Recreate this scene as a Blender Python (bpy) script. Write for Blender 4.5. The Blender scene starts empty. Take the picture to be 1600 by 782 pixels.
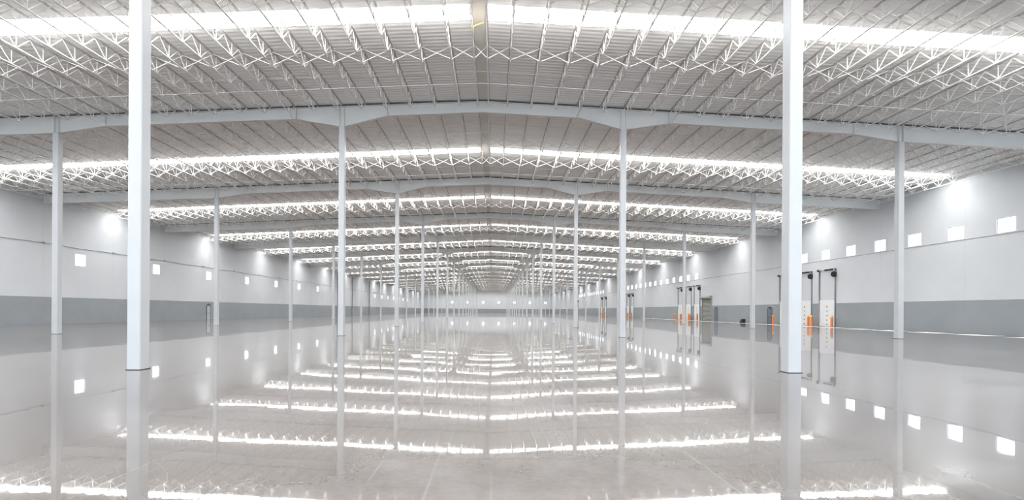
import bpy, bmesh, math, random
from mathutils import Vector, Matrix
random.seed(4)
S = bpy.context.scene
COL = S.collection

# ------------------------------------------------------------------ camera
CAMX, CAMH = 0.72, 1.70
cam_d = bpy.data.cameras.new('camera')
cam = bpy.data.objects.new('camera', cam_d); COL.objects.link(cam)
cam_d.sensor_width = 36.0
cam_d.lens = 750.0 / 1600.0 * 36.0
cam_d.shift_x = 0.0125
cam_d.shift_y = 0.0591
cam_d.clip_end = 2000
cam.matrix_world = (Matrix.Translation((CAMX, 0, CAMH)) @ Matrix.Rotation(-0.0123, 4, 'Z')
                    @ Matrix.Rotation(math.pi / 2, 4, 'X') @ Matrix.Rotation(0.0062, 4, 'Z'))
S.camera = cam

# ------------------------------------------------------------------ sky and exposure
world = bpy.data.worlds.new('overcast_sky'); S.world = world; world.use_nodes = True
bg = world.node_tree.nodes['Background']
bg.inputs['Color'].default_value = (0.86, 0.93, 1.0, 1)
bg.inputs['Strength'].default_value = 2.7
SKYLIGHT_STRENGTH = 8.0
SKYLIGHT_COLOR = (1.0, 0.995, 0.985)
S.view_settings.view_transform = 'Standard'
S.view_settings.look = 'None'
S.view_settings.gamma = 1
S.view_settings.use_curve_mapping = False
S.view_settings.exposure = 1.82
S.cycles.max_bounces = 10
S.cycles.diffuse_bounces = 6
S.cycles.glossy_bounces = 4
S.cycles.sample_clamp_indirect = 6.0
S.cycles.caustics_reflective = False
S.cycles.filter_width = 1.0

# ------------------------------------------------------------------ dimensions (metres; ridge at x = 0, camera at y = 0)
BAY = 17.85
Y0 = 0.755 * BAY                 # first column row in front of the camera
NROW = 17                        # rows 0..16, end wall on row 17
def row_y(k): return Y0 + k * BAY
YBACK = row_y(-2)
YEND = row_y(17)
XL, XR = -44.9, 40.72
XA, XB = 9.15, 27.45
RIDGE, SLOPE = 15.32, 0.048
def girder_top(x): return RIDGE - SLOPE * abs(x)
DECK = 0.125                      # deck underside above girder top
def deck_z(x): return girder_top(x) + DECK
JD = 0.70                         # joist depth

# ------------------------------------------------------------------ materials
def principled(name, color, rough=0.6, metallic=0.0, spec=0.5):
    m = bpy.data.materials.new(name); m.use_nodes = True
    b = m.node_tree.nodes['Principled BSDF']
    b.inputs['Base Color'].default_value = (*color, 1)
    b.inputs['Roughness'].default_value = rough
    b.inputs['Metallic'].default_value = metallic
    b.inputs['Specular IOR Level'].default_value = spec
    return m

class NT:
    def __init__(s, m): s.t = m.node_tree; s.n = s.t.nodes; s.l = s.t.links
    def node(s, typ, **kw):
        n = s.n.new(typ)
        for k, v in kw.items(): setattr(n, k, v)
        return n
    def link(s, a, b): s.l.new(a, b)
    def math(s, op, a, b=None, c=None):
        n = s.n.new('ShaderNodeMath'); n.operation = op
        for i, v in enumerate((a, b, c)):
            if v is None: continue
            if isinstance(v, (int, float)): n.inputs[i].default_value = v
            else: s.l.new(v, n.inputs[i])
        return n.outputs[0]
    def noise(s, scale, detail=3, rough=0.55, vec=None):
        n = s.n.new('ShaderNodeTexNoise'); n.inputs['Scale'].default_value = scale
        n.inputs['Detail'].default_value = detail; n.inputs['Roughness'].default_value = rough
        if vec is not None: s.l.new(vec, n.inputs['Vector'])
        return n.outputs['Fac']
    def coords(s):
        tc = s.n.new('ShaderNodeTexCoord'); sp = s.n.new('ShaderNodeSeparateXYZ')
        s.l.new(tc.outputs['Object'], sp.inputs[0]); return tc.outputs['Object'], sp.outputs
    def mix(s, fac, a, b):
        n = s.n.new('ShaderNodeMix'); n.data_type = 'RGBA'
        if isinstance(fac, (int, float)): n.inputs['Factor'].default_value = fac
        else: s.l.new(fac, n.inputs['Factor'])
        for sock, v in ((n.inputs[6], a), (n.inputs[7], b)):
            if isinstance(v, tuple): sock.default_value = (*v, 1)
            else: s.l.new(v, sock)
        return n.outputs[2]
    def ramp(s, fac, lo, hi):
        n = s.n.new('ShaderNodeMapRange'); s.l.new(fac, n.inputs[0])
        n.inputs[1].default_value = lo; n.inputs[2].default_value = hi
        return n.outputs[0]

def stripes(nt, coord, period, origin, width):
    """1 on thin lines every `period` metres"""
    f = nt.math('FRACT', nt.math('DIVIDE', nt.math('SUBTRACT', coord, origin - period / 2), period))
    d = nt.math('ABSOLUTE', nt.math('SUBTRACT', f, 0.5))
    return nt.math('LESS_THAN', d, width / period / 2)

def make_floor_material():
    m = principled('polished_concrete', (0.4, 0.38, 0.36), 0.1)
    nt = NT(m); b = nt.n['Principled BSDF']
    vec, xyz = nt.coords()
    big = nt.ramp(nt.noise(0.16, 5, 0.65, vec), 0.38, 0.62)
    mid = nt.ramp(nt.noise(1.1, 6, 0.65, vec), 0.35, 0.65)
    fine = nt.ramp(nt.noise(14, 4, 0.6, vec), 0.3, 0.7)
    c = nt.mix(big, (0.100, 0.079, 0.069), (0.222, 0.208, 0.199))
    c = nt.mix(nt.math('MULTIPLY', mid, 0.55), c, (0.085, 0.064, 0.055))
    c = nt.mix(nt.math('MULTIPLY', fine, 0.12), c, (0.36, 0.34, 0.32))
    jx = stripes(nt, xyz[0], 6.1, 3.05, 0.014)
    jy = stripes(nt, xyz[1], BAY / 3, 5.5, 0.014)
    j = jy; wj = nt.math('MULTIPLY', jx, 0.22)
    tr = stripes(nt, xyz[0], 0.61, 0.1, 0.03)                   # faint trowel tracks
    tr = nt.math('MULTIPLY', tr, nt.math('MULTIPLY', nt.ramp(nt.noise(0.35, 2, 0.5, vec), 0.5, 0.6), 0.22))
    c = nt.mix(tr, c, (0.36, 0.35, 0.34))
    c = nt.mix(wj, c, (0.46, 0.45, 0.44))
    c = nt.mix(nt.math('MULTIPLY', j, 0.7), c, (0.075, 0.07, 0.065))
    nt.link(c, b.inputs['Base Color'])
    r = nt.math('ADD', nt.math('MULTIPLY', mid, 0.02), 0.006)
    r = nt.math('ADD', r, nt.math('MULTIPLY', big, 0.015))
    nt.link(r, b.inputs['Coat Roughness'])
    b.inputs['Coat Weight'].default_value = 0.72; b.inputs['Coat IOR'].default_value = 1.5
    b.inputs['Roughness'].default_value = 0.24
    b.inputs['Specular IOR Level'].default_value = 0.3
    b.inputs['IOR'].default_value = 1.42
    bu = nt.node('ShaderNodeBump'); bu.inputs['Strength'].default_value = 1.0
    bu.inputs['Distance'].default_value = 0.0036
    h = nt.math('ADD', nt.noise(0.42, 1, 0.5, vec), nt.math('MULTIPLY', nt.noise(3, 1, 0.5, vec), 0.08))
    h = nt.math('ADD', h, nt.math('MULTIPLY', nt.noise(13, 1, 0.5, vec), 0.006))
    nt.link(h, bu.inputs['Height']); nt.link(bu.outputs[0], b.inputs['Normal']); nt.link(bu.outputs[0], b.inputs['Coat Normal'])
    return m

def make_wall_material(axis, wainscot=2.8):
    m = principled('painted_precast_wall_' + axis, (0.8, 0.8, 0.8), 0.55, spec=0.3)
    nt = NT(m); b = nt.n['Principled BSDF']
    vec, xyz = nt.coords()
    along = xyz[1] if axis == 'long' else xyz[0]
    low = nt.math('LESS_THAN', xyz[2], wainscot)
    up = nt.mix(nt.ramp(nt.noise(0.25, 3, 0.6, vec), 0.3, 0.7), (0.61, 0.635, 0.66), (0.655, 0.68, 0.705))
    dn = nt.mix(nt.ramp(nt.noise(0.4, 4, 0.6, vec), 0.3, 0.7), (0.29, 0.318, 0.338), (0.325, 0.35, 0.37))
    c = nt.mix(low, up, dn)
    seam = stripes(nt, along, 8.925, Y0, 0.025)
    c = nt.mix(nt.math('MULTIPLY', seam, 0.25), c, (0.22, 0.24, 0.25))
    nt.link(c, b.inputs['Base Color'])
    return m

def make_deck_material():
    m = principled('pale_grey_roof_deck', (0.6, 0.6, 0.6), 0.65, spec=0.3)
    nt = NT(m); b = nt.n['Principled BSDF']
    vec, xyz = nt.coords()
    c = nt.mix(nt.ramp(nt.noise(0.6, 4, 0.6, vec), 0.3, 0.7), (0.88, 0.878, 0.874), (0.92, 0.918, 0.915))
    seam = stripes(nt, xyz[1], 0.915, 0.2, 0.02)
    c = nt.mix(nt.math('MULTIPLY', seam, 0.18), c, (0.3, 0.3, 0.3))
    nt.link(c, b.inputs['Base Color'])
    bu = nt.node('ShaderNodeBump'); bu.inputs['Strength'].default_value = 0.5
    bu.inputs['Distance'].default_value = 0.03
    w = nt.math('SINE', nt.math('MULTIPLY', xyz[1], 2 * math.pi / 0.305))
    nt.link(w, bu.inputs['Height']); nt.link(bu.outputs[0], b.inputs['Normal'])
    return m

def noisy(name, c1, c2, scale, rough, metallic=0.0, spec=0.5):
    m = principled(name, c1, rough, metallic, spec)
    nt = NT(m); b = nt.n['Principled BSDF']; vec, _ = nt.coords()
    nt.link(nt.mix(nt.ramp(nt.noise(scale, 3, 0.55, vec), 0.3, 0.7), c1, c2), b.inputs['Base Color'])
    return m

M_floor = make_floor_material()
M_wall = make_wall_material('long')
M_wall_end = make_wall_material('end')
M_deck = make_deck_material()
M_column = noisy('white_column_paint', (0.54, 0.56, 0.58), (0.575, 0.595, 0.615), 0.8, 0.4)
M_girder = noisy('pale_blue_grey_girder_paint', (0.66, 0.675, 0.67), (0.71, 0.72, 0.715), 0.6, 0.45)
M_joist = noisy('white_joist_paint', (0.82, 0.81, 0.79), (0.88, 0.87, 0.85), 1.5, 0.5)
M_chord = noisy('shaded_grey_joist_chord', (0.52, 0.51, 0.50), (0.59, 0.58, 0.57), 1.5, 0.5)  # shade of the top chords put into their colour, darker than the joist paint
M_strip = noisy('dark_joint_and_gap_shadow', (0.06, 0.06, 0.06), (0.10, 0.10, 0.10), 2.0, 0.8)  # column base joint, and the painted shadow above the girders
M_ridge = noisy('beige_ridge_strip', (0.70, 0.68, 0.645), (0.76, 0.74, 0.71), 1.0, 0.6)
M_steel = noisy('grey_track_steel', (0.30, 0.315, 0.325), (0.38, 0.395, 0.405), 3, 0.5, 0.0)
M_black = noisy('black_rubber', (0.012, 0.012, 0.013), (0.03, 0.03, 0.032), 5, 0.6)
M_dark = noisy('dark_door_paint', (0.13, 0.15, 0.19), (0.17, 0.19, 0.23), 3, 0.45)
M_midgrey = noisy('light_grey_door_paint', (0.42, 0.44, 0.47), (0.48, 0.50, 0.53), 3, 0.45)
M_doorwhite = noisy('white_door_panel', (0.78, 0.79, 0.80), (0.83, 0.84, 0.85), 2, 0.45)
M_rollup = noisy('olive_grey_rollup', (0.23, 0.24, 0.21), (0.28, 0.29, 0.26), 2, 0.5)
M_orange = noisy('orange_bollard_paint', (0.85, 0.26, 0.05), (0.80, 0.20, 0.04), 3, 0.45)
M_yellow = noisy('yellow_strap', (0.80, 0.55, 0.08), (0.85, 0.60, 0.12), 9, 0.5)
M_plate = noisy('matte_white_plate', (0.88, 0.88, 0.86), (0.93, 0.93, 0.92), 2, 0.7, spec=0.1)
M_frame = noisy('white_window_frame', (0.78, 0.80, 0.82), (0.82, 0.84, 0.86), 4, 0.4)
M_glasslite = principled('dark_door_lite', (0.25, 0.27, 0.28), 0.15)

M_sky = bpy.data.materials.new('translucent_skylight'); M_sky.use_nodes = True
_nt = M_sky.node_tree; _nt.nodes.clear()
_e = _nt.nodes.new('ShaderNodeEmission'); _o = _nt.nodes.new('ShaderNodeOutputMaterial')
_e.inputs['Color'].default_value = (*SKYLIGHT_COLOR, 1); _e.inputs['Strength'].default_value = SKYLIGHT_STRENGTH
_nt.links.new(_e.outputs[0], _o.inputs[0])
M_sky.cycles.emission_sampling = 'FRONT'

M_glass = bpy.data.materials.new('clear_window_glass'); M_glass.use_nodes = True
_nt = M_glass.node_tree; _nt.nodes.clear()
_t = _nt.nodes.new('ShaderNodeBsdfTransparent'); _g = _nt.nodes.new('ShaderNodeBsdfGlossy')
_g.inputs['Roughness'].default_value = 0.02; _t.inputs['Color'].default_value = (0.93, 0.97, 1.0, 1)
_x = _nt.nodes.new('ShaderNodeMixShader'); _x.inputs[0].default_value = 0.06
_o = _nt.nodes.new('ShaderNodeOutputMaterial')
_nt.links.new(_t.outputs[0], _x.inputs[1]); _nt.links.new(_g.outputs[0], _x.inputs[2]); _nt.links.new(_x.outputs[0], _o.inputs[0])

# ------------------------------------------------------------------ geometry helpers
class MB:
    """vertex and face collector that becomes ONE mesh object"""
    def __init__(s): s.v = []; s.f = []
    def box(s, x0, x1, y0, y1, z0, z1):
        n = len(s.v)
        s.v += [(x0,y0,z0),(x1,y0,z0),(x1,y1,z0),(x0,y1,z0),(x0,y0,z1),(x1,y0,z1),(x1,y1,z1),(x0,y1,z1)]
        s.f += [(n,n+3,n+2,n+1),(n+4,n+5,n+6,n+7),(n,n+1,n+5,n+4),(n+1,n+2,n+6,n+5),(n+2,n+3,n+7,n+6),(n+3,n,n+4,n+7)]
        return s
    def hexa(s, p):                      # eight corners, bottom ring then top ring
        n = len(s.v); s.v += [tuple(q) for q in p]
        s.f += [(n,n+3,n+2,n+1),(n+4,n+5,n+6,n+7),(n,n+1,n+5,n+4),(n+1,n+2,n+6,n+5),(n+2,n+3,n+7,n+6),(n+3,n,n+4,n+7)]
        return s
    def bar(s, a, b, r, sides=4, caps=True):
        a, b = Vector(a), Vector(b); d = (b - a).normalized()
        u = d.cross(Vector((1, 0, 0)) if abs(d.x) < 0.9 else Vector((0, 0, 1))).normalized(); w = d.cross(u)
        n = len(s.v)
        for c in (a, b):
            for i in range(sides):
                t = 2 * math.pi * (i + 0.5) / sides
                s.v.append(tuple(c + u * (r * math.cos(t)) + w * (r * math.sin(t))))
        for i in range(sides):
            j = (i + 1) % sides; s.f.append((n+i, n+j, n+sides+j, n+sides+i))
        if caps:
            s.f.append(tuple(n + i for i in reversed(range(sides)))); s.f.append(tuple(n + sides + i for i in range(sides)))
        return s
    def lathe(s, prof, sides=20, cx=0, cy=0):    # profile (r, z) bottom to top round the z axis
        n = len(s.v)
        for r, z in prof:
            for i in range(sides):
                t = 2 * math.pi * i / sides; s.v.append((cx + r * math.cos(t), cy + r * math.sin(t), z))
        for k in range(len(prof) - 1):
            for i in range(sides):
                j = (i + 1) % sides; a = n + k * sides
                s.f.append((a+i, a+j, a+sides+j, a+sides+i))
        s.f.append(tuple(n + i for i in reversed(range(sides))))
        s.f.append(tuple(n + (len(prof) - 1) * sides + i for i in range(sides)))
        return s
    def prism(s, pts, axis, a, b):       # outline in the plane across `axis`, from a to b
        n = len(s.v); k = len(pts)
        for t in (a, b):
            for (p, q) in pts:
                s.v.append({'x': (t, p, q), 'y': (p, t, q), 'z': (p, q, t)}[axis])
        for i in range(k):
            j = (i + 1) % k; s.f.append((n+i, n+j, n+k+j, n+k+i))
        s.f.append(tuple(n + i for i in reversed(range(k)))); s.f.append(tuple(n + k + i for i in range(k)))
        return s
    def mesh(s, name, mat):
        me = bpy.data.meshes.new(name); me.from_pydata(s.v, [], s.f); me.validate()
        bm = bmesh.new(); bm.from_mesh(me); bmesh.ops.recalc_face_normals(bm, faces=bm.faces); bm.to_mesh(me); bm.free()
        me.materials.append(mat); return me
    def build(s, name, mat, parent=None, bevel=0.0):
        o = bpy.data.objects.new(name, s.mesh(name, mat)); COL.objects.link(o)
        if parent: o.parent = parent
        if bevel:
            b = o.modifiers.new('bevel', 'BEVEL'); b.width = bevel; b.segments = 2; b.limit_method = 'ANGLE'
        return o

def tag(o, label=None, cat=None, group=None, kind=None):
    for k, v in (('label', label), ('category', cat), ('group', group), ('kind', kind)):
        if v: o[k] = v
    return o
def thing(name, label, cat, loc=(0, 0, 0), group=None, kind=None):
    o = bpy.data.objects.new(name, None); COL.objects.link(o); o.location = loc; o.empty_display_size = 0.2
    return tag(o, label, cat, group, kind)
def put(name, me, parent=None, loc=(0, 0, 0)):
    o = bpy.data.objects.new(name, me); COL.objects.link(o); o.location = loc
    if parent: o.parent = parent
    return o
def dup(root, loc):
    r = root.copy(); COL.objects.link(r); r.location = loc
    for ch in list(root.children):
        c = ch.copy(); COL.objects.link(c); c.parent = r
        for g in list(ch.children):
            d = g.copy(); COL.objects.link(d); d.parent = c
    return r
ORD = ('first second third fourth fifth sixth seventh eighth ninth tenth eleventh twelfth thirteenth fourteenth fifteenth '
       'sixteenth seventeenth eighteenth nineteenth twentieth twenty-first twenty-second twenty-third twenty-fourth twenty-fifth '
       'twenty-sixth twenty-seventh twenty-eighth twenty-ninth thirtieth').split()

# ------------------------------------------------------------------ floor
fl = MB().box(XL, XR, YBACK, YEND, -0.15, 0.0).build('floor', M_floor)
tag(fl, 'polished grey brown concrete warehouse floor with mirror sheen', 'floor', kind='structure')

# ------------------------------------------------------------------ roof deck and skylights
def sky_y(k):                              # centre of the skylight strip of bay k (between rows k and k+1)
    c = row_y(k) + BAY / 2
    return c + {0: -0.3, 1: 0.75, 2: -0.1}.get(k, 0.75)
SW = 0.58
deck = MB()
def deck_piece(x0, x1, y0, y1, t=0.12):
    a, b = deck_z(x0), deck_z(x1)
    deck.hexa([(x0,y0,a),(x1,y0,b),(x1,y1,b),(x0,y1,a),(x0,y0,a+t),(x1,y0,b+t),(x1,y1,b+t),(x0,y1,a+t)])
edges = [YBACK - 0.3]
for k in range(-2, 17): edges += [sky_y(k) - SW, sky_y(k) + SW]
edges.append(YEND + 0.3)
for i in range(0, len(edges), 2):
    deck_piece(XL - 0.3, 0, edges[i], edges[i+1]); deck_piece(0, XR + 0.3, edges[i], edges[i+1])
for i in range(1, len(edges) - 1, 2):
    deck_piece(-0.36, 0, edges[i], edges[i+1]); deck_piece(0, 0.36, edges[i], edges[i+1])
    deck_piece(XL - 0.3, XL + 1.1, edges[i], edges[i+1]); deck_piece(XR - 1.1, XR + 0.3, edges[i], edges[i+1])
dk = deck.build('ceiling', M_deck)
tag(dk, 'pale grey gabled metal roof deck crossed by skylight strips', 'ceiling', kind='structure')
for k in range(-2, 17):
    for sgn, side in ((-1, 'left'), (1, 'right')):
        a, b = 0.36 * sgn, (XL + 1.1 if sgn < 0 else XR - 1.1)
        x0, x1 = min(a, b), max(a, b); ys = sky_y(k)
        m = MB(); NS = 8; t = 0.03
        for q in range(NS + 1):                       # panel split lengthwise into sheets
            x = x0 + (x1 - x0) * q / NS; z = deck_z(x) + 0.02
            m.v += [(x, ys-SW, z), (x, ys+SW, z), (x, ys+SW, z+t), (x, ys-SW, z+t)]
        low = []
        for q in range(NS):
            a4, b4 = 4 * q, 4 * q + 4
            for e in range(4):
                f = (e + 1) % 4; m.f.append((a4+e, b4+e, b4+f, a4+f)); low.append(e == 0)
        m.f += [(0, 1, 2, 3), (4*NS+3, 4*NS+2, 4*NS+1, 4*NS)]; low += [False, False]
        me = bpy.data.meshes.new('skylight'); me.from_pydata(m.v, [], m.f)
        me.materials.append(M_sky); me.materials.append(M_frame)
        me.polygons.foreach_set('material_index', [0 if v else 1 for v in low])
        bm = bmesh.new(); bm.from_mesh(me); bmesh.ops.recalc_face_normals(bm, faces=bm.faces); bm.to_mesh(me); bm.free()
        o = bpy.data.objects.new('skylight', me); COL.objects.link(o)
        where = ('in the %s roof bay from the camera' % ORD[k]) if k >= 0 else ('in the %s roof bay behind the camera' % ORD[-1 - k])
        tag(o, 'white skylight strip %s, %s of the ridge' % (where, side), 'skylight', 'skylight strips across the roof', 'thing')
rc = MB()
rc.hexa([(-.30,YBACK,deck_z(.3)-.03),(.30,YBACK,deck_z(.3)-.03),(.30,YEND,deck_z(.3)-.03),(-.30,YEND,deck_z(.3)-.03),
         (-.30,YBACK,deck_z(.3)),(.30,YBACK,deck_z(.3)),(.30,YEND,deck_z(.3)),(-.30,YEND,deck_z(.3))])
tag(rc.build('trim_1', M_ridge), 'beige closure strip running along the underside of the roof ridge', 'ridge strip', kind='structure')

# ------------------------------------------------------------------ walls with window openings
WT = 0.22
WIN_R = ([37.0 + 4.07 * i for i in range(-5, 8)] + [94.1 + 4.01 * i for i in range(13)] + [174.5 + 4.01 * i for i in range(13)])
WIN_L = [53.6 + 11.95 * i for i in range(-4, 8)] + [185.7 + 11.6 * i for i in range(7)]
WIN_E = [-26.4 + 10.25 * i for i in range(7)]
WRZ0, WRZ1, WRW = 8.06, 9.26, 1.42
WLZ0, WLZ1, WLW = 6.30, 7.66, 1.36
def wall_strip(m, u0, u1, z0, z1top, wins, wz0, wz1, w, emit):
    """pieces of a wall with a row of openings; emit(u0,u1,z0,z1) adds a box"""
    emit(u0, u1, z0, wz0)
    emit(u0, u1, wz1, z1top)
    u = u0
    for c in sorted(wins):
        emit(u, c - w / 2, wz0, wz1); u = c + w / 2
    emit(u, u1, wz0, wz1)
mr = MB(); zt = deck_z(XR)
wall_strip(mr, YBACK, YEND, 0, zt, WIN_R, WRZ0, WRZ1, WRW, lambda a, b, c, d: mr.box(XR, XR + WT, a, b, c, d))
tag(mr.build('wall_right', M_wall), 'white right wall with grey painted lower band', 'wall', kind='structure')
ml = MB(); zt = deck_z(XL)
wall_strip(ml, YBACK, YEND, 0, zt, WIN_L, WLZ0, WLZ1, WLW, lambda a, b, c, d: ml.box(XL - WT, XL, a, b, c, d))
tag(ml.build('wall_left', M_wall), 'white left wall with grey painted lower band', 'wall', kind='structure')
BZ0, BZ1, BW = 0.4, 6.4, 7.4  # unseen glazed bays, added to light the column fronts
def end_wall(name, y0, y1, wins, label):
    m = MB()
    z_low = 12.6
    if name == 'wall_back': wall_strip(m, XL - WT, XR + WT, 0, z_low, wins, BZ0, BZ1, BW, lambda a, b, c, d: m.box(a, b, y0, y1, c, d))
    else: wall_strip(m, XL - WT, XR + WT, 0, z_low, wins, WLZ0, WLZ1, WLW, lambda a, b, c, d: m.box(a, b, y0, y1, c, d))
    m.prism([(XL - WT, z_low), (XR + WT, z_low), (XR + WT, deck_z(XR + WT)), (0, deck_z(0)), (XL - WT, deck_z(XL - WT))], 'y', y0, y1)
    tag(m.build(name, M_wall_end), label, 'wall', kind='structure')
end_wall('wall_far', YEND, YEND + WT, WIN_E, 'white far end wall with grey lower band and seven small windows')
end_wall('wall_back', YBACK - WT, YBACK, [-38 + 9 * i for i in range(9)], 'white wall behind the camera with wide glazed bays added for light')
# thin dark cable line on the side walls
t2 = MB(); yy = YBACK
while yy < YEND:
    y2 = min(yy + 8.925, YEND); zs = 8.30
    t2.bar((XL + .05, yy, zs), (XL + .05, (yy + y2) / 2, zs - .10), .035); t2.bar((XL + .05, (yy + y2) / 2, zs - .10), (XL + .05, y2, zs), .035)
    t2.box(XL, XL + .12, yy - .09, yy + .09, zs - .09, zs + .09)
    yy = y2
tag(t2.build('trim_2', M_steel), 'thin dark cable line sagging along the left wall', 'cable line', kind='structure')
t3 = MB().box(XR - .03, XR, YBACK, YEND, 7.93, 7.99)
tag(t3.build('trim_3', M_steel), 'thin dark joint line under the right wall windows', 'joint line', kind='structure')

# windows: frame with a glass pane in each opening
def window(n, axis, c, wall, z0, z1, w, label):
    m = MB(); fw, dp = 0.06, 0.08
    def bx(mb, u0, u1, za, zb, d0, d1):
        if axis == 'y': mb.box(wall + d0, wall + d1, c + u0, c + u1, za, zb)
        else: mb.box(c + u0, c + u1, wall + d0, wall + d1, za, zb)
    h = w / 2; a, b = 0.07, 0.15
    bx(m, -h, h, z0, z0 + fw, a, b); bx(m, -h, h, z1 - fw, z1, a, b)
    bx(m, -h, -h + fw, z0 + fw, z1 - fw, a, b); bx(m, h - fw, h, z0 + fw, z1 - fw, a, b)
    o = m.build('window_%d' % n, M_frame)
    g = MB(); bx(g, -h + fw, h - fw, z0 + fw, z1 - fw, 0.105, 0.115); g.build('glass_pane', M_glass, o)
    tag(o, label, 'window', kind='structure')
wn = 1
for i, c in enumerate(WIN_R):
    if c < 33: lab = 'small bright square window high in the right wall near the camera'
    else: lab = 'small bright square window high in the right wall, %s from the camera in the %s run' % (
        (ORD[i - 4], 'nearest') if i < 13 else (ORD[i - 13], 'middle') if i < 26 else (ORD[i - 26], 'farthest'))
    window(wn, 'y', c, XR, WRZ0, WRZ1, WRW, lab); wn += 1
for i, c in enumerate(WIN_L):
    window(wn, 'y', c, XL - WT, WLZ0, WLZ1, WLW, 'small bright window in the left wall below the cable line, %s counting away from the camera' % ORD[i]); wn += 1
for i, c in enumerate(WIN_E):
    window(wn, 'x', c, YEND, WLZ0, WLZ1, WLW, 'small bright window in the far end wall, %s from its left' % ORD[i]); wn += 1
for i in range(9):
    window(wn, 'x', -38 + 9 * i, YBACK - WT, BZ0, BZ1, BW, 'wide tall window added for light in the wall behind the camera, %s from the left' % ORD[i]); wn += 1

# ------------------------------------------------------------------ girders
PROF = [(XL, .95), (-XB - .2, 1.05), (-XB + .2, 1.05), (-XB + 3.1, .72), (-XA - 3.0, .72), (-XA - .2, 1.30), (-XA + .2, 1.30), (-XA + 2.9, .72),
        (0, .72), (XA - 2.9, .72), (XA - .2, 1.30), (XA + .2, 1.30), (XA + 3.0, .72), (XB - 3.1, .72), (XB - .2, 1.05), (XB + .2, 1.05), (XR, .95)]
def depth(x):
    for (a, d), (b, e) in zip(PROF, PROF[1:]):
        if a <= x <= b: return d + (e - d) * (x - a) / (b - a)
TF = 0.022
web = MB()
web.prism([(x, girder_top(x) - d + TF) for x, d in PROF] + [(XR, girder_top(XR) - TF), (0, girder_top(0) - TF), (XL, girder_top(XL) - TF)], 'y', -.008, .008)
web_me = web.mesh('web', M_girder)
topf = MB()
for a, b in ((XL, 0), (0, XR)):
    za, zb = girder_top(a), girder_top(b)
    topf.hexa([(a,-.15,za-TF),(b,-.15,zb-TF),(b,.15,zb-TF),(a,.15,za-TF),(a,-.15,za),(b,-.15,zb),(b,.15,zb),(a,.15,za)])
top_me = topf.mesh('top_flange', M_girder)
botf = MB()
for (a, d), (b, e) in zip(PROF, PROF[1:]):
    za, zb = girder_top(a) - d, girder_top(b) - e
    botf.hexa([(a,-.13,za),(b,-.13,zb),(b,.13,zb),(a,.13,za),(a,-.13,za+TF),(b,-.13,zb+TF),(b,.13,zb+TF),(a,.13,za+TF)])
bot_me = botf.mesh('bottom_flange', M_girder)
gap = MB()  # dark strips painting the shadow in the gap between girder and deck
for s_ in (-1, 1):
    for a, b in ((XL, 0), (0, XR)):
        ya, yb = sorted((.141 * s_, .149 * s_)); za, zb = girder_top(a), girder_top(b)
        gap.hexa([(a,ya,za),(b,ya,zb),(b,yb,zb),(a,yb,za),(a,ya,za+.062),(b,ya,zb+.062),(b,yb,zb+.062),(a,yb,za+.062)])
gap_shadow_me = gap.mesh('gap_shadow_strip', M_strip)
def plate_me(x, name, t=.02, wdt=.13):
    m = MB()
    for s in (-1, 1):
        y0, y1 = sorted((.008 * s, wdt * s))
        m.box(x - t / 2, x + t / 2, y0, y1, girder_top(x) - depth(x) + TF, girder_top(x) - TF)
    return m.mesh(name, M_girder)
stiff = [plate_me(cx + s * .15, 'stiffener') for cx in (-XB, -XA, XA, XB) for s in (-1, 1)]
splice = [plate_me(x, 'splice_plate', .05, .145) for x in (-XB + 3.1, -XA - 3.0, -XA + 2.9, XA - 2.9, XA + 3.0, XB - 3.1)]
brace = []
for x in (-XB + 3.3, -XA - 3.2, -XA + 3.1, XA - 3.1, XA + 3.2, XB - 3.3):
    for s in (-1, 1):
        xj = round(x / 1.525) * 1.525
        brace.append(MB().bar((x, s * .11, girder_top(x) - .70), (xj, s * 1.05, girder_top(xj) - .60), .028).mesh('flange_brace', M_joist))
for k in range(0, NROW):
    t = thing('roof_girder', 'pale haunched steel roof girder on the %s column row from the camera' % ORD[k], 'girder', (0, row_y(k), 0),
              'girders across the hall', 'thing')
    put('web', web_me, t); put('top_flange', top_me, t); put('bottom_flange', bot_me, t); put('gap_shadow_strip', gap_shadow_me, t)
    for me in stiff: put('stiffener', me, t)
    for me in splice: put('splice_plate', me, t)
    if k < 9:
        for me in brace: put('flange_brace', me, t)

# ------------------------------------------------------------------ columns
CW = 0.185
def col_meshes(x):
    top = girder_top(x) - depth(x) - .02
    def sh():
        m = MB(); c = .02; h = CW
        pts = [(-h+c,-h),(h-c,-h),(h,-h+c),(h,h-c),(h-c,h),(-h+c,h),(-h,h-c),(-h,-h+c)]
        m.prism(pts, 'z', .02, top); return m.mesh('shaft', M_column)
    return sh(), MB().box(-.20, .20, -.20, .20, 0, .02).mesh('base_plate', M_strip), MB().box(-.2, .2, -.2, .2, top, top + .02).mesh('cap_plate', M_column)
LINE = {-XB: 'outer line left of the ridge', -XA: 'inner line left of the ridge', XA: 'inner line right of the ridge', XB: 'outer line right of the ridge'}
for x in (-XB, -XA, XA, XB):
    sh, bp, cp = col_meshes(x)
    for k in range(0, NROW):
        t = thing('steel_column', 'square white steel column, %s from the camera in the %s' % (ORD[k], LINE[x]), 'column', (x, row_y(k), 0),
                  'columns of the %s' % LINE[x], 'thing')
        put('shaft', sh, t); put('base_plate', bp, t); put('cap_plate', cp, t)

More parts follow.
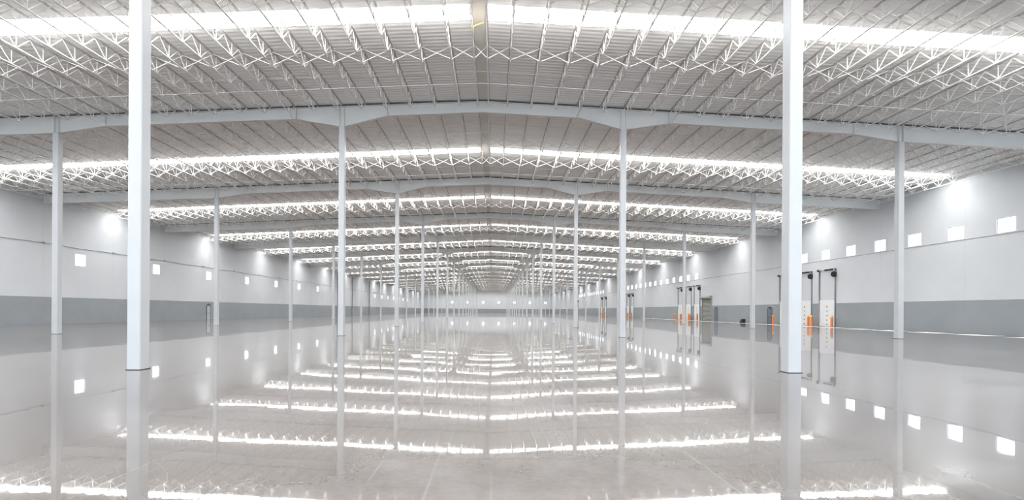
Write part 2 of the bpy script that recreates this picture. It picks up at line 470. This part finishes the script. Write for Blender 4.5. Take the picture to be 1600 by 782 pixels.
# ------------------------------------------------------------------ joists
JX = [-.34, .34]
i = 1
while 1.525 * i < 44.4: JX.append(-1.525 * i); i += 1
i = 1
while 1.525 * i < 40.3: JX.append(1.525 * i); i += 1
JX.sort()
NP = 13
def joist_parts(fine=True):
    top, bot, wb = MB(), MB(), MB()
    zt, zb = .095, -JD + .09
    # paired angles either side of the web
    for s in (-1, 1):
        top.box(*sorted((s * .008, s * .06)), .02, BAY - .02, .115, .123); top.box(*sorted((s * .008, s * .016)), .02, BAY - .02, .065, .115)
        bot.box(*sorted((s * .008, s * .045)), .95, BAY - .95, zb - .028, zb - .02); bot.box(*sorted((s * .008, s * .016)), .95, BAY - .95, zb - .02, zb + .03)
    if not fine:
        top, bot = MB(), MB()
        top.box(-.045, .045, .02, BAY - .02, .07, .12); bot.box(-.04, .04, .95, BAY - .95, zb - .028, zb + .02)
    seat = MB(); a = .005; seat.box(-.06, .06, a, a + .13, 0.0, .065)
    y0, y1 = .95, BAY - .95
    nodes = [y0 + (y1 - y0) * j / (NP - 1) for j in range(NP)]
    p = (y1 - y0) / (NP - 1); r = .022
    sd = 6 if fine else 3
    wb.bar((0, .14, zt), (0, y0, zb), r, sd, False); wb.bar((0, y1, zb), (0, BAY - .14, zt), r, sd, False)
    for j, y in enumerate(nodes):
        wb.bar((0, y, zb), (0, y, zt), r * .85, sd, False)
        if j: wb.bar((0, y, zb), (0, y - p / 2, zt), r, sd, False)
        if j < NP - 1: wb.bar((0, y, zb), (0, y + p / 2, zt), r, sd, False)
    return top, bot, wb, seat
T, B, W, E = joist_parts()
proto = thing('roof_joist', 'white open-web roof joist', 'joist', (0, 0, -50), 'open-web joists under the roof deck', 'thing')
put('top_chord', T.mesh('top_chord', M_chord), proto); put('bottom_chord', B.mesh('bottom_chord', M_joist), proto)
put('web', W.mesh('web', M_joist), proto); seat_me = E.mesh('seat', M_joist)
put('seat', seat_me, proto); put('seat', seat_me, proto, (0, BAY - .14, 0))
def joist_place(x):
    if abs(x) < .5: return 'left of the ridge pair' if x < 0 else 'right of the ridge pair'
    return '%s %s of the ridge pair' % (ORD[round(abs(x) / 1.525) - 1], 'left' if x < 0 else 'right')
NEAR = 5
solo = [(k, x) for k in range(NEAR) for x in JX]
rest5 = sorted(JX, key=abs)[:max(0, 300 - len(solo))]
solo += [(NEAR, x) for x in rest5]
for n, (k, x) in enumerate(solo):
    loc = (x, row_y(k), girder_top(x))
    if n == 0: o = proto; o.location = loc
    else: o = dup(proto, loc)
    o['label'] = 'white open-web joist, %s, %s roof bay from camera' % (joist_place(x), ORD[k])
far = MB(); parts = joist_parts(False); dark_faces = []
for k in range(NEAR, NROW):
    for x in JX:
        if k == NEAR and x in rest5: continue
        zt = girder_top(x); yk = row_y(k)
        for qi, q in enumerate(parts):
            n = len(far.v)
            far.v += [(a + x, b + yk, c + zt) for a, b, c in q.v]
            far.f += [tuple(n + i for i in f) for f in q.f]; dark_faces += [int(qi == 0)] * len(q.f)
me = bpy.data.meshes.new('roof_joists_far'); me.from_pydata(far.v, [], far.f); me.materials.append(M_joist); me.materials.append(M_chord)
me.polygons.foreach_set('material_index', dark_faces)
o = put('distant_roof_joists', me)
tag(o, 'mass of distant white open-web joists down the far length of the hall', 'joists', kind='stuff')

# ------------------------------------------------------------------ bridging between joists
ZT, ZB = .075, -JD + .10
def cross_mesh(x0, x1):
    m = MB(); xm = 0
    m.bar((x0 - (x0 + x1) / 2, 0, girder_top(x0) + ZT), (x1 - (x0 + x1) / 2, 0, girder_top(x1) + ZB), .024)
    m.bar((x0 - (x0 + x1) / 2, .03, girder_top(x0) + ZB), (x1 - (x0 + x1) / 2, .03, girder_top(x1) + ZT), .024)
    return m
gaps = list(zip(JX, JX[1:]))
gaps = [(a, b) for a, b in gaps]
gap_me = [cross_mesh(a, b).mesh('cross_brace', M_joist) for a, b in gaps]
allx = MB()
for a, b in gaps:
    q = cross_mesh(a, b); n = len(allx.v)
    allx.v += [(u + (a + b) / 2, v, w) for u, v, w in q.v]; allx.f += [tuple(n + i for i in f) for f in q.f]
allx_me = allx.mesh('cross_bridging', M_joist)
def rod_me(z):
    m = MB()
    for a, b in ((JX[0], 0), (0, JX[-1])): m.bar((a, 0, girder_top(a) + z), (b, 0, girder_top(b) + z), .021)
    return m.mesh('bridging_rod', M_joist)
rod_t, rod_b = rod_me(ZT), rod_me(ZB)
for k in range(NROW):
    c = row_y(k) + BAY / 2
    for s, wd in ((-1, 'near'), (1, 'far')):
        lab = 'crossed bridging line %s the skylight of the %s roof bay from camera' % ({'near': 'before', 'far': 'beyond'}[wd], ORD[k])
        if k < 3:
            t = thing('cross_bridging', lab, 'bridging', (0, c + 2.35 * s - (.4 if s > 0 else -.4) * 0, 0), 'crossed bridging lines', 'thing')
            for (a, b), me in zip(gaps, gap_me): put('cross_brace', me, t, ((a + b) / 2, 0, 0))
        else:
            tag(put('cross_bridging', allx_me, None, (0, c + 2.35 * s, 0)), lab, 'bridging', 'crossed bridging lines', 'thing')
        for me, lv in ((rod_t, 'upper'), (rod_b, 'lower')):
            tag(put('bridging_rod', me, None, (0, c + 5.1 * s, 0)),
                'thin %s bridging rod on the %s side of the %s roof bay from camera' % (lv, wd, ORD[k]), 'rod', 'straight bridging rods', 'thing')

# yellow strap left on the ridge joist beside the first skylight
ys = MB(); ys.bar((-.30, 22.35, girder_top(0) - .40), (.18, 22.25, girder_top(0) - .28), .035); ys.bar((-.31, 22.35, girder_top(0) - .62), (-.30, 22.35, girder_top(0) - .38), .045)
tag(ys.build('lifting_strap', M_yellow), 'small yellow strap hanging at the ridge beside the first skylight', 'strap', kind='thing')

# ------------------------------------------------------------------ dock doors on the right wall (built facing -x, origin on the wall at floor)
def dock_door(n, y, label):
    t = thing('door_%d' % n, label, 'dock door', (XR, y, 0), None, 'structure')   # y is the nearer edge
    Wd, Hd, Ht = 2.70, 3.2, 6.85
    p = MB(); hh = Hd / 6
    for i in range(6): p.box(-.09, -.03, .06, Wd - .06, i * hh + .012, (i + 1) * hh - .012)
    p.box(-.05, -.0, .06, Wd - .06, .012, Hd - .012)
    pn = p.build('door_panel', M_doorwhite, t)
    l = MB()
    for i in range(1, 6): l.box(-.105, -.09, Wd / 2 - .11, Wd / 2 + .11, i * hh - .33, i * hh - .2)
    l.build('vision_lite', M_glasslite, pn)
    for a in (0.0, Wd):
        m = MB(); m.box(-.12, -.02, a - .04, a - .015, 0.0, Ht); m.box(-.12, -.095, a - .04, a + .05, 0.0, Ht); m.box(-.02, 0, a - .08, a + .08, 0, Ht)
        m.build('track', M_steel, t)
    s = MB().bar((-.25, -.10, Ht - .08), (-.25, Wd + .10, Ht - .08), .05, 12)
    s.build('torsion_shaft', M_steel, t)
    sp = MB().bar((-.25, .15, Ht - .08), (-.25, 1.5, Ht - .08), .10, 14)
    sp.build('spring', M_black, t)
    for a, z in ((-.02, Ht - .65), (Wd - .04, Ht - .08)):
        r = .32 if z < Ht - .3 else .14
        d = MB(); d.bar((-.25, a - .09, z), (-.25, a + .09, z), r, 24); d.bar((-.25, a - .12, z), (-.25, a + .12, z), r * .35, 16)
        if z < Ht - .3: d.box(-.26, -.02, a - .03, a + .03, z - .06, z + .06)
        d.build('cable_drum', M_black, t)
    for z in (Ht - .08,):
        b = MB()
        for a in (0.0, Wd): b.box(-.30, 0, a - .04, a + .04, z - .12, z + .12)
        b.build('bracket', M_steel, t)
    MB().box(-.12, -.0, .05, Wd - .05, 0, .012).build('threshold', M_black, t)
    lp = MB().box(-.06, -.02, Wd - .02, Wd + .30, 3.6, Ht - .25)   # pale guard plate behind the far track
    lp.build('track_guard', M_midgrey, t)
    return t
def bollard(y, label):
    t = thing('safety_bollard', label, 'bollard', (XR - .75, y, 0), 'orange bollards beside the dock doors', 'thing')
    MB().lathe([(.13, .015), (.13, 1.12)], 20).build('post', M_orange, t)
    MB().lathe([(.128, 1.12), (.115, 1.2), (.07, 1.30), (.02, 1.35)], 20).build('cap', M_yellow, t)
    MB().lathe([(.19, 0), (.19, .015)], 20).build('base', M_steel, t)
DOCKS = [(55.6, 'nearest'), (59.75, 'second nearest'), (63.75, 'third nearest'), (92.3, 'fourth nearest'), (96.4, 'fifth nearest'),
         (100.6, 'sixth nearest'), (136.2, 'seventh nearest'), (140.4, 'eighth nearest'), (169.0, 'ninth nearest'), (174.9, 'tenth nearest'), (225.0, 'farthest')]
dn = 1
for y, w in DOCKS:
    dock_door(dn, y, 'tall white dock door with vertical tracks on the right wall, %s to the camera' % w); dn += 1
    bollard(y - .42, 'orange bollard at the near side of the %s dock door' % w)
    bollard(y + 3.12, 'orange bollard at the far side of the %s dock door' % w)

# drive-in door and person doors
def rollup(n, y0, y1, h, label):
    t = thing('door_%d' % n, label, 'door', (XR, y0, 0), None, 'structure'); w = y1 - y0
    m = MB()
    for i in range(30):
        z = h * i / 30; m.prism([(-.03, z), (-.075, z + h / 60), (-.03, z + h / 30), (0, z + h / 30), (0, z)], 'y', .08, w - .08)
    m.build('curtain', M_rollup, t)
    for a in (0, w): MB().box(-.12, 0, a - .08, a + .08, 0, h + .05).build('track', M_steel, t)
    MB().bar((-.28, -.12, h + .22), (-.28, w + .12, h + .22), .26, 20).build('curtain_roll', M_steel, t)
    for a in (-.13, w + .09): MB().box(-.5, 0, a, a + .04, h - .08, h + .5).build('end_bracket', M_steel, t)
rollup(dn, 87.4, 91.3, 4.15, 'olive grey roll-up door in the right wall beside the second dock door group'); dn += 1
def person_door(n, wall, y, sgn, label, leaf):
    t = thing('door_%d' % n, label, 'door', (wall, y, 0), None, 'structure')
    def bx(m, a, b, c, d, e, f): x0, x1 = sorted((a * sgn, b * sgn)); m.box(x0, x1, c, d, e, f); return m
    f = MB(); bx(f, 0, .09, -.56, -.46, 0, 2.3); bx(f, 0, .09, .46, .56, 0, 2.3); bx(f, 0, .09, -.46, .46, 2.16, 2.3); f.build('door_frame', M_dark, t)
    l = MB(); bx(l, .0, .05, -.455, .455, .01, 2.155); lo = l.build('door_leaf', leaf, t)
    h = MB(); h.bar((.05 * sgn, -.36, 1.02), (.11 * sgn, -.36, 1.02), .015, 8); h.bar((.11 * sgn, -.36, 1.02), (.11 * sgn, -.22, 1.02), .012, 8); h.build('door_handle', M_steel, lo)
    pb = MB(); bx(pb, .05, .09, -.3, .38, .98 - .02, 1.04 - .02); 
    bx(pb, .0, .16, -.30, .30, 2.34, 2.44); pb2 = pb.build('closer', M_black, t)
person_door(dn, XR, 85.6, -1, 'blue grey person door in the right wall just before the roll-up door', M_dark); dn += 1
person_door(dn, XR, 68.9, -1, 'blue grey person door in the right wall past the nearest dock doors', M_dark); dn += 1
person_door(dn, XL, 77.4, 1, 'light person door with dark frame in the left wall', M_midgrey); dn += 1

# white plates along the foot of the right wall
for i in range(22):
    yc = 37.0 + 4.07 * (i - 1)
    o = MB().box(-.8, .8, -1.3, 1.3, 0, .012).build('floor_plate', M_plate, None); o.location = (XR - 2.2, yc, 0)
    tag(o, 'white rectangular plate on the floor along the right wall, %s from the camera' % ORD[i], 'floor plate', 'white plates along the right wall', 'thing')
# black wedge
w = MB().prism([(-.38, 0), (.38, 0), (.38, .16), (-.10, .60), (-.30, .62), (-.38, .5)], 'x', -.28, .28)
o = w.build('rubber_chock', M_black, None, .03); o.location = (XR - 1.6, 73.5, 0)
tag(o, 'small black wedge shaped chock on the floor by the right wall', 'chock', kind='thing')
# downpipes far along the left wall
for i, y in enumerate((140.9, 155.4, 176.8)):
    t = thing('downpipe', 'dark downpipe far along the left wall, %s from the camera' % ORD[i], 'pipe', (XL + .16, y, 0), 'downpipes on the left wall', 'thing')
    MB().bar((0, 0, 0), (0, 0, 12.2), .14, 14).build('pipe', M_steel, t)
    for z in (2, 5, 8, 11): MB().box(-.16, .16, -.17, .17, z - .04, z + .04).build('clamp', M_steel, t)
